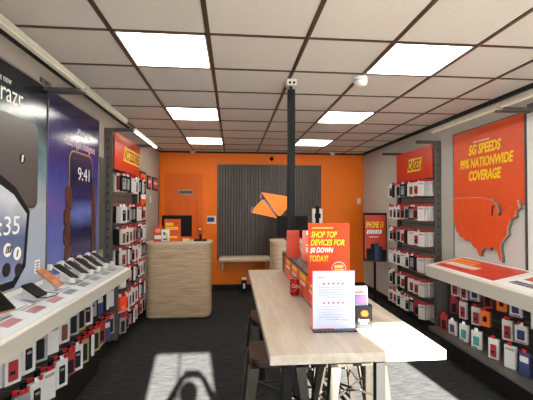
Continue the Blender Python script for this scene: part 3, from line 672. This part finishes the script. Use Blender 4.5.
MB().lathe([(.03, -.075), (.052, -.06), (.06, -.035), (.06, -.012), (.07, 0)], WHITE).build('body', t, smooth=True)
MB().lathe([(.0605, -.033), (.0615, -.031), (.0615, -.028), (.0605, -.026)], GREYM).build('vent_ring', t)
# framed notices on the left wall beyond the rack
for y, w_, h_, z, c, lab in ((6.0, .42, .80, 1.43, PO, 'tall dark framed orange notice on the left wall beside the rack'), (6.52, .27, .23, 1.97, CORAL, 'small framed red notice on the left wall, nearer of two'), (6.95, .42, .235, 1.97, CORAL, 'small framed red notice on the left wall nearest the orange wall')):
    t = thing('framed_notice', lab, 'frame', (XL+.002, y, z)); f2 = frame2((0, 0, 0), RGT_L, UPV)
    mb = MB(); plate(mb, f2, 0, 0, w_, h_, 0, .015, BLACK); mb.build('frame', t)
    mb = MB(); b_ = .03; plate(mb, f2, b_, b_, w_-2*b_, h_-2*b_, .015, .018, c); plate(mb, f2, b_+.03, h_*.45, w_-2*b_-.06, h_*.2, .018, .019, WPAPER); mb.build('print', t)
t = thing('light_switch', 'white light switch plate on the left wall under the framed notices', 'switch', (XL+.002, 6.8, 1.74))
MB().box(0, .008, -.04, .04, 0, .12, WHITE, .002).build('plate', t); MB().box(.008, .016, -.008, .008, .05, .075, WHITE).build('toggle', t)
t = thing('wall_control', 'small white control plate on the right end of the orange wall', 'switch', (2.6, YB-.002, 1.73))
MB().box(-.035, .035, -.01, 0, 0, .12, WHITE, .002).build('plate', t); MB().box(-.01, .01, -.018, -.01, .04, .08, WHITE).build('toggle', t)

# ------------------------------------------------------------------ service counters
def service_counter(x0, x1, y0, y1, h_, label):
    t = thing('service_counter', label, 'counter', ((x0+x1)/2, y0, 0)); w2 = (x1-x0)/2; D = y1-y0
    def pl(g, r): return [(a+(-w2+g), b+g) for a, b in rrect(2*(w2-g), D-2*g, r, 8)]
    mb = MB(); mb.prism([(x, y, .025) for x, y in pl(.01, .12)], (0, 0, h_-.025-.03), OAK); mb.build('body', t, smooth=True)
    mb = MB(); mb.prism([(x, y, 0) for x, y in pl(.03, .11)], (0, 0, .025), DKMETAL); mb.build('kick_base', t)
    mb = MB(); mb.prism([(x, y, h_-.03) for x, y in pl(0, .13)], (0, 0, .03), OAKTOP); mb.build('counter_top', t, smooth=True)
    return t
CH = 1.13
service_counter(-1.30, -.32, 5.71, 6.30, CH, 'pale oak service counter with rounded corners on the left')
service_counter(.62, 1.55, 5.95, 6.5, CH-.01, 'pale oak service counter with rounded corners behind the high table')

def monitor(x, y, z, w_, h_, label, flip=True):
    t = thing('monitor', label, 'monitor', (x, y, z))
    MB().box(-w_/2, w_/2, -.02, .012, .06, .06+h_, BLACK, .005).build('screen_back', t)
    MB().box(-w_/2+.01, w_/2-.01, .012, .015, .07, .05+h_, SCK).build('screen', t)
    MB().box(-.03, .03, 0, .03, .01, .2, BLACK).build('neck', t); MB().box(-.11, .11, -.08, .1, 0, .012, BLACK, .004).build('stand_base', t)
monitor(-.885, 6.13, CH, .47, .34, 'black monitor on the left oak counter')
monitor(.98, 6.2, CH-.01, .50, .34, 'black monitor on the oak counter behind the table')
# white stand device with black top behind the second counter
t = thing('payment_terminal', 'white payment terminal with black head above the oak counter behind the table', 'terminal', (1.42, 6.25, CH-.01))
MB().box(-.085, -.035, -.02, .03, 0, .52, WHITE, .004).box(.03, .085, -.02, .03, 0, .52, WHITE, .004).build('post', t)
MB().box(-.035, .03, -.03, .02, .0, .56, BLACK, .004).build('spine', t); MB().box(-.05, .05, -.05, -.03, .36, .44, BLACK, .004).build('head', t)

t = thing('brochure_box', 'red twin panel brochure stand at the left end of the left oak counter', 'stand', (-1.14, 5.93, CH))
mb = MB(); mb.box(-.07, .07, -.02, .02, 0, .23, CORAL, .003); mb.build('card_panel', t)
mb = MB(); mb.box(-.05, .05, -.022, -.02, .04, .10, TXTW).box(-.04, .04, -.022, -.02, .14, .20, mat('soft_pink', (240, 150, 130), .5)); mb.build('printed_patches', t)
t = thing('leaflet_holder', 'clear leaflet holder of white leaflets on the left oak counter', 'holder', (-1.02, 5.88, CH))
MB().box(-.06, .06, -.004, .006, .005, .19, WPAPER).build('leaflet', t)
mb = MB(); mb.box(-.035, .0, -.006, -.004, .1, .15, PT).box(0.0, .035, -.006, -.004, .06, .13, YELLOW).box(-.035, .03, -.006, -.004, .03, .05, PB); mb.build('leaflet_print', t)
MB().box(-.066, .066, -.012, -.009, 0, .07, ACR).box(-.066, .066, -.012, .02, 0, .003, ACR).build('pocket', t)
t = thing('counter_sign', 'orange counter sign in acrylic stand before the left monitor', 'sign', (-.93, 5.98, CH))
MB().box(-.125, .125, -.006, .004, .005, .345, ORANGE).build('print', t)
mb = MB(); f2 = frame2((-.125, -.006, 0), (1, 0, 0), UPV); 
plate(mb, f2, .02, .24, .12, .05, 0, .001, YELLOW); plate(mb, f2, .02, .18, .19, .045, 0, .001, YELLOW); plate(mb, f2, .12, .12, .1, .04, 0, .001, CORAL); plate(mb, f2, .02, .05, .18, .03, 0, .001, YELLOW); mb.build('printed_patches', t)
MB().box(-.13, .13, -.03, .04, 0, .005, ACR).build('acrylic_base', t)
o = MB().box(-.05, .05, -.03, .03, 0, .045, mat('cream_card', (226, 206, 160), .5), .004).build('card_box', None, (-.72, 5.93, CH)); tag(o, 'small cream card box on the left oak counter', 'box')
t = thing('card_reader', 'low black card reader at the right end of the left oak counter', 'reader', (-.50, 5.98, CH)); MB().box(-.10, .10, -.05, .05, 0, .03, BLACK, .005).build('body', t); MB().box(-.02, .02, -.02, .02, .03, .11, BLACK, .006).build('reader_head', t)

# ------------------------------------------------------------------ pole
t = thing('service_pole', 'black square service pole rising from the dark case on the table to the ceiling', 'pole', (.504, 3.235, 1.053))
MB().box(-.031, .031, -.031, .031, .191, 1.63, BLACK, .003).build('shaft', t)
MB().cyl((0, 0, 1.63), (0, 0, 1.69), .010, BLACK).build('cable_stem', t)
mb = MB(); mb.box(-.045, .045, -.045, .045, 1.66, 1.717, WHITE, .01); mb.build('ceiling_box', t)
mb = MB(); mb.cyl((-.018, -.045, 1.68), (-.018, -.052, 1.68), .011, BLACK).cyl((.018, -.045, 1.68), (.018, -.052, 1.68), .011, BLACK); mb.build('lens', t)

# ------------------------------------------------------------------ high table and stools
TZ = 1.05
t = thing('high_table', 'long pale wooden high table in the middle of the shop', 'table', (.535, 1.555, 0))
mb = MB(); mb.box(-.380, .380, 0, 2.13, TZ-.042, TZ, TABLETOP, .002); mb.build('tabletop', t)
for x in (-.25, .25):
    for y in (.42, 2.05): MB().box(x-.025, x+.025, y-.025, y+.025, 0, TZ-.043, BLACK, .003).build('leg', t)
mb = MB(); mb.box(-.27, .27, .40, .44, TZ-.09, TZ-.043, BLACK).box(-.27, .27, 2.03, 2.07, TZ-.09, TZ-.043, BLACK).box(-.02, .02, .42, 2.05, TZ-.09, TZ-.043, BLACK); mb.build('apron', t)

def stool_proto():
    t = thing('bar_stool', '', 'stool', (0, 0, 0), 0, 'metal bar stools around the high table'); H = .76
    mb = MB(); mb.prism([(x-.16, y-.16, H-.03) for x, y in rrect(.32, .32, .05)], (0, 0, .022), SEATW); mb.build('seat', t)
    mb = MB(); mb.prism([(x-.155, y-.155, H-.06) for x, y in rrect(.31, .31, .05)], (0, 0, .03), GUN); mb.build('seat_frame', t)
    for sx in (-1, 1):
        for sy in (-1, 1):
            a = Vector((sx*.14, sy*.14, H-.055)); b = Vector((sx*.225, sy*.225, 0)); w1, w0 = .038, .016
            pts = []
            for c, ww in ((b, w0), (a, w1)):
                for dx, dy in ((-1, -1), (1, -1), (1, 1), (-1, 1)): pts.append((c.x+dx*ww, c.y+dy*ww*.8, c.z))
            mb = MB(); mb.hexa(pts, GUN); bmesh.ops.recalc_face_normals(mb.bm, faces=mb.bm.faces[:]); mb.build('leg', t)
    for z, k in ((.28, .193), (.5, .168)):
        mb = MB()
        q = [(-k, -k, z), (k, -k, z), (k, k, z), (-k, k, z)]
        if z < .4:
            for i in range(4): mb.cyl(q[i], q[(i+1) % 4], .008, GUN, seg=8)
        else:
            mb.cyl(q[0], q[2], .007, GUN, seg=8); mb.cyl((-k, k, z), (k, -k, z), .007, GUN, seg=8)
        mb.build('footrest' if z < .4 else 'cross_brace', t)
    return t
st = stool_proto()
spots = [(.27, 2.42, -PI/2, 'nearest on the left side of the high table'), (.32, 3.20, -PI/2, 'farther on the left side of the high table'), (.76, 2.40, PI/2, 'sunlit, under the right side of the high table, nearest'), (.81, 3.00, PI/2, 'farther under the right side of the high table')]
for i, (x, y, a, wd) in enumerate(spots):
    lab = 'gunmetal bar stool with wooden seat, '+wd
    if i == 0: st.location = (x, y, 0); st.rotation_euler = (0, 0, a); st['label'] = lab
    else: dup(st, (x, y, 0), a, lab)

# promotional case on the table
t = thing('display_case', 'long low dark case with orange promotional front on the high table', 'case', (.56, 1.98, TZ+.001))
MB().box(-.085, .085, 0, 1.6, 0, .19, mat('case_top', (72, 69, 68), .5), .002).build('body', t)
mb = MB(); f2 = frame2((-.0855, 1.50, .004), RGT_R, UPV)
plate(mb, f2, .05, .010, 1.36, .155, 0, .002, ORANGE); mb.build('orange_front', t)
mb = MB()
for u in (.18, .52, .86, 1.18):
    mb.prism([f2(u, .125, .002), f2(u+.2, .125, .002), f2(u+.2, .155, .002), f2(u, .155, .002)], (-.001, 0, 0), YELLOW); scribble(mb, f2, u, .085, .18, .02, .002, TXTW, 6); plate(mb, f2, u+.22, .03, .08, .11, .002, .003, CORAL)
mb.build('printed_patches', t)
# orange card stands on the case
ZC2 = TZ+.192
t = thing('card_stand', 'coral folded card stand on the dark case in front of the pole', 'stand', (.512, 3.13, ZC2))
mb = MB(); mb.prism([(-.055, 0, 0), (.055, 0, 0), (.05, .03, .225), (-.055, .03, .225)], (0, .004, 0), CORAL); mb.prism([(-.055, .066, 0), (.055, .066, 0), (.05, .034, .225), (-.055, .034, .225)], (0, .004, 0), CORAL); mb.build('folded_card', t)
mb = MB(); mb.prism([(.03, -.001, .0), (.055, -.001, 0), (.05, .029, .21), (.02, .029, .21)], (0, -.002, 0), REDOR); mb.build('fold_stripe', t)
t = thing('card_stand', 'orange card with white printed blocks on the dark case behind the slogan sign', 'stand', (.57, 2.9, ZC2))
mb = MB(); mb.box(-.03, .10, -.005, .0, 0, .24, ORANGE).box(-.03, .10, .0, .06, 0, .004, ACR); mb.build('card', t)
mb = MB(); mb.box(-.0, .095, -.007, -.005, .205, .235, TXTW).box(.0, .095, -.007, -.005, .07, .13, mat('pale_green_print', (200, 200, 170), .5)).box(-.02, .095, -.007, -.005, 0.01, .05, CORAL).box(0, .09, -.008, -.006, .11, .118, TXTK); mb.build('printed_blocks', t)

# slogan sign
t = thing('slogan_sign', 'orange sign with yellow slogan SHOP TOP DEVICES standing on the dark case', 'sign', (.54, 2.06, ZC2), -.03)
f2 = frame2((-.122, 0, .006), (1, 0, 0), UPV)
mb = MB(); plate(mb, f2, 0, 0, .232, .325, -.006, 0, mat('slogan_orange', (232, 76, 44), .7, var=.03, scale=5, spec=.15)); mb.build('print', t)
mb = MB(); mb.box(-.126, .114, -.035, .04, 0, .004, ACR).build('acrylic_stand', t)
for i, (s_, c, w_) in enumerate((('SHOP TOP', YS, .145), ('DEVICES FOR', YS, .19), ('$0 DOWN', TXTW, .13), ('TODAY!', YS, .105))):
    text(s_, c, t, f2(.015-.003*i, .245-.044*i, .0045), (1, 0, 0), UPV, w_, .034, .25, .0006, bold=.02)
mb = MB(); c0 = (.17, .075)
for k in range(28):
    a, b = 2*PI*k/28, 2*PI*(k+1)/28
    mb.prism([f2(c0[0]+r*math.cos(q), c0[1]+r*math.sin(q)*.9, .0045) for r, q in ((.04, a), (.04, b), (.0375, b), (.0375, a))], (0, -.0006, 0), TXTW)
mb.prism([f2(c0[0]+.034*math.cos(q*.3), c0[1]+.03*math.sin(q*.3), .004) for q in range(21)], (0, -.0006, 0), REDOR); scribble(mb, f2, .145, .078, .05, .014, .0052, YS, 4); scribble(mb, f2, .145, .06, .05, .01, .0052, YS, 6)
scribble(mb, f2, .02, .295, .12, .007, .0045, YS, 14); mb.build('badge', t)

# white review sign
t = thing('review_sign', 'white printed sheet in acrylic stand with pink stars on the high table', 'sign', (.502, 1.85, TZ+.001), -.01)
f2 = frame2((-.108, 0, .006), (1, 0, 0), UPV)
mb = MB(); plate(mb, f2, 0, 0, .216, .289, -.002, 0, mat('review_sheet', (200, 206, 234), .7, var=.01, spec=.15)); mb.build('sheet', t)
mb = MB(); mb.box(-.108, -.104, -.001, -.0002, .006, .295, CORAL).box(-.108, .108, -.001, -.0002, .292, .295, CORAL).box(-.108, .0, -.001, -.0002, .006, .009, CORAL); mb.build('sheet_border', t)
MB().box(-.11, .11, -.04, .06, 0, .005, ACR).build('acrylic_stand', t)
mb = MB(); PST = mat('star_magenta', (170, 40, 90), .5); LNK = mat('faint_text', (150, 156, 186), .5)
for zz in (.225, .13):
    for k in range(5):
        cx = .058+k*.024
        mb.prism([f2(cx+(.0075 if i % 2 == 0 else .0035)*math.sin(i*PI/5), zz+(.0075 if i % 2 == 0 else .0035)*math.cos(i*PI/5), .006) for i in range(10)], (0, -.0006, 0), PST)
mb.build('stars', t)
mb = MB()
for zz, n_ in ((.205, 5), (.108, 6)):
    for k in range(n_): scribble(mb, f2, .03 if k < n_-1 else .07, zz-k*.0125, .145 if k < n_-1 else .07, .0035, .006, LNK, 22, .1)
mb.build('text_lines', t)
text('boost', PST, t, f2(.028, .252, .006), (1, 0, 0), UPV, .035, .012, .1, .0004); text('boost', ORANGE, t, f2(.15, .04, .006), (1, 0, 0), UPV, .04, .012, .1, .0004)

# leaflet box
t = thing('leaflet_box', 'black leaflet box with orange logo and purple leaflets on the high table', 'holder', (.662, 1.86, TZ+.001), .0)
MB().box(-.042, .042, -.001, .001, 0, .115, PK).box(-.042, .042, .04, .043, 0, .115, PK).box(-.043, -.041, -.001, .043, 0, .115, PK).box(.041, .043, -.001, .043, 0, .115, PK).box(-.042, .042, 0, .043, 0, .003, PK).build('pocket', t)
mb = MB(); mb.prism([(-.012, -.001, .062), (.014, -.001, .060), (.022, -.001, .072), (.016, -.001, .088), (-.006, -.001, .092), (-.018, -.001, .078)], (0, -.001, 0), mat('mark_orange', (240, 116, 24), .6)); mb.build('logo_mark', t)
text('boost', TXTW, t, (-.028, -.0018, .034), (1, 0, 0), UPV, .054, .017, 0, .0004, bold=.02); 
mb = MB(); scribble(mb, frame2((-.02, -.0015, .022), (1, 0, 0), UPV), 0, 0, .036, .006, 0, TXTW, 6, .1); mb.build('small_print', t)
for k in range(3):
    dx, dz = (-.006, 0) if k == 0 else (0, .004*k)
    o = MB().prism([(-.044+dx, .008+k*.009, .004), (.03+dx, .008+k*.009, .004), (.026+dx, .014+k*.009, .200+dz), (-.048+dx, .014+k*.009, .200+dz)], (0, .0015, 0), WPAPER).build('leaflet', t)
    if k == 0:
        m_ = MB().prism([(-.046, .0095, .118), (.018, .0095, .118), (.016, .0115, .168), (-.048, .0115, .168)], (0, -.0022, 0), gradient('leaflet_purple', [(0, (60, 80, 110)), (.5, (150, 90, 200)), (1, (110, 130, 160))], 'X', -.05, .03, .4, .6)); m_.build('leaflet_picture', o)
        m_ = MB().box(-.046, .0, .0095, .0106, .176, .184, ORANGE); m_.build('leaflet_heading', o)

# can
t = thing('soda_can', 'red soda can standing on the high table', 'can', (.431, 2.60, TZ+.001))
MB().lathe([(.024, 0), (.027, .002), (.033, .012), (.033, .104), (.027, .119)], mat('can_red', (196, 16, 40), .25, .3)).build('body', t, smooth=True)
MB().lathe([(.027, .119), (.028, .122), (.025, .122), (.024, .119)], CHROME).build('rim', t)
tt = text('Coke', TXTW, t, (-.024, -.034, .058), (1, 0, 0), UPV, .048, .026, .3, .0006, bold=.01)
for v in tt.data.vertices:
    th = v.co.x/.0335; n_ = v.co.y+.034; v.co = Vector(((.0335-n_)*math.sin(th), -(.0335-n_)*math.cos(th), v.co.z))
MB().tube([(.0334*math.sin(a), -.0334*math.cos(a), .045+.012*math.sin(a*2)) for a in [i*.12-1.1 for i in range(20)]], .0012, TXTW, 6).build('ribbon_stripe', t)

# standing sign near the right rack
t = thing('floor_sign', 'black framed orange phone sign on a black pole by the right wall', 'sign', (2.44, 6.3, 0), -.1)
MB().box(-.2, .2, -.012, .012, .74, 1.57, BLACK, .004).build('frame', t)
mb = MB(); f2 = frame2((-.18, -.013, .73), (1, 0, 0), UPV); plate(mb, f2, 0, 0, .36, .80, 0, .002, REDOR); mb.build('print', t)
text('IPHONE 13', YS, t, f2(.02, .58, .0025), (1, 0, 0), UPV, .30, .11, .2, .001, bold=.02)
mb = MB(); scribble(mb, f2, .03, .48, .27, .07, .0025, TXTW, 6, .2); scribble(mb, f2, .08, .42, .15, .015, .0025, TXTW, 6, .2); mb.build('printed_line', t)
mb = MB()
for u, h_, c in ((.03, .20, PK), (.10, .28, PK), (.17, .30, PB), (.24, .24, mat('dark_violet', (44, 24, 60), .3)), (.29, .18, PK)): plate(mb, f2, u, .03, .07, h_, .0025+.0005*(u*10), .004+.0005*(u*10), c, .012)
plate(mb, f2, 0, 0, .36, .06, .002, .0032, mat('dark_maroon', (60, 24, 30), .4)); mb.build('phones_picture', t)
MB().cyl((0, .02, .03), (0, .02, 1.2), .02, BLACK).build('pole', t); MB().lathe([(.17, 0), (.17, .012), (.03, .03)], BLACK, (0, .02, 0)).build('base', t)
# dark leg stand beside
# ------------------------------------------------------------------ photographer behind the camera (casts the shadow on the floor)
def skin_body(name, nodes, edges, m, parent=None):
    me = bpy.data.meshes.new(name); me.from_pydata([n_[0] for n_ in nodes], edges, []); o = bpy.data.objects.new(name, me); COL.objects.link(o)
    sk = o.modifiers.new('skin', 'SKIN'); sk.use_smooth_shade = True
    for i, n_ in enumerate(nodes):
        me.skin_vertices[0].data[i].radius = (n_[1], n_[2] if len(n_) > 2 else n_[1])
    me.skin_vertices[0].data[0].use_root = True
    sb = o.modifiers.new('sub', 'SUBSURF'); sb.levels = sb.render_levels = 2
    bpy.context.view_layer.update()
    m2 = bpy.data.meshes.new_from_object(o.evaluated_get(bpy.context.evaluated_depsgraph_get()))
    bpy.data.objects.remove(o); m2.materials.clear(); m2.materials.append(m)
    for p in m2.polygons: p.use_smooth = True
    ob = bpy.data.objects.new(name, m2); COL.objects.link(ob); ob.parent = parent; return ob
SKIN = mat('skin', (196, 150, 124), .5); SHIRT = mat('grey_shirt', (80, 84, 92), .9); JEANS = mat('dark_jeans', (36, 42, 60), .9); HAIR = mat('dark_hair', (30, 22, 18), .8)
t = thing('person', 'person in grey shirt and dark jeans holding up a phone behind the camera', 'person', (.03, -.42, 0))
N = [((0, 0, .92), .13, .10), ((0, 0, 1.10), .12, .09), ((0, 0, 1.30), .15, .10), ((0, 0, 1.42), .10, .08), ((0, .01, 1.50), .045), ((0, .03, 1.57), .065, .075), ((0, .03, 1.66), .068, .08), ((0, .03, 1.71), .04),
     ((-.17, 0, 1.40), .055), ((-.26, .16, 1.38), .042), ((-.12, .33, 1.61), .028), ((-.09, .37, 1.645), .03),
     ((.17, 0, 1.40), .055), ((.26, .16, 1.38), .042), ((.12, .33, 1.61), .028), ((.09, .37, 1.645), .03),
     ((-.10, 0, .82), .09), ((-.11, .02, .48), .055), ((-.12, -.02, .09), .038), ((-.12, .12, .035), .035, .03),
     ((.10, 0, .82), .09), ((.11, .02, .48), .055), ((.12, -.02, .09), .038), ((.12, .12, .035), .035, .03)]
Ed = [(0, 1), (1, 2), (2, 3), (3, 4), (4, 5), (5, 6), (6, 7), (3, 8), (8, 9), (9, 10), (10, 11), (3, 12), (12, 13), (13, 14), (14, 15), (0, 16), (16, 17), (17, 18), (18, 19), (0, 20), (20, 21), (21, 22), (22, 23)]
skin_body('body', N, Ed, SKIN, t)
g = lambda n_, k: (n_[0], n_[1]*k, (n_[2] if len(n_) > 2 else n_[1])*k)
shirt = [g(N[i], 1.12) for i in (0, 1, 2, 3, 8, 9, 12, 13)]
skin_body('shirt', shirt, [(0, 1), (1, 2), (2, 3), (3, 4), (4, 5), (3, 6), (6, 7)], SHIRT, t)
jn = [g(N[i], 1.15) for i in (0, 16, 17, 18, 20, 21, 22)]
skin_body('jeans', jn, [(0, 1), (1, 2), (2, 3), (0, 4), (4, 5), (5, 6)], JEANS, t)
mb = MB(); mb.sphere((0, .005, 1.665), .092, HAIR, (.9, 1.0, 1.0)); mb.build('hair', t, smooth=True)
for sx in (-1, 1):
    for k in range(5):
        if k < 4: pts = [(sx*.10, .37, 1.635), (sx*.085, .395, 1.665-.018*k), (sx*.06, .405, 1.672-.018*k), (sx*.04, .403-.002*k, 1.672-.018*k)]
        else: pts = [(sx*.10, .37, 1.645), (sx*.085, .365, 1.66), (sx*.06, .372, 1.668)]
        MB().tube(pts, .008, SKIN, 8).build('finger' if k < 4 else 'thumb', t, smooth=True)
o = MB().box(-.078, .078, -.0045, .0045, -.037, .037, BLACK, .003).build('smartphone', None, (.02, -.035, 1.665)); tag(o, 'black smartphone held up sideways by the photographer', 'phone')
MB().box(-.072, .072, -.0055, -.0045, -.033, .033, SCK).build('screen', o)
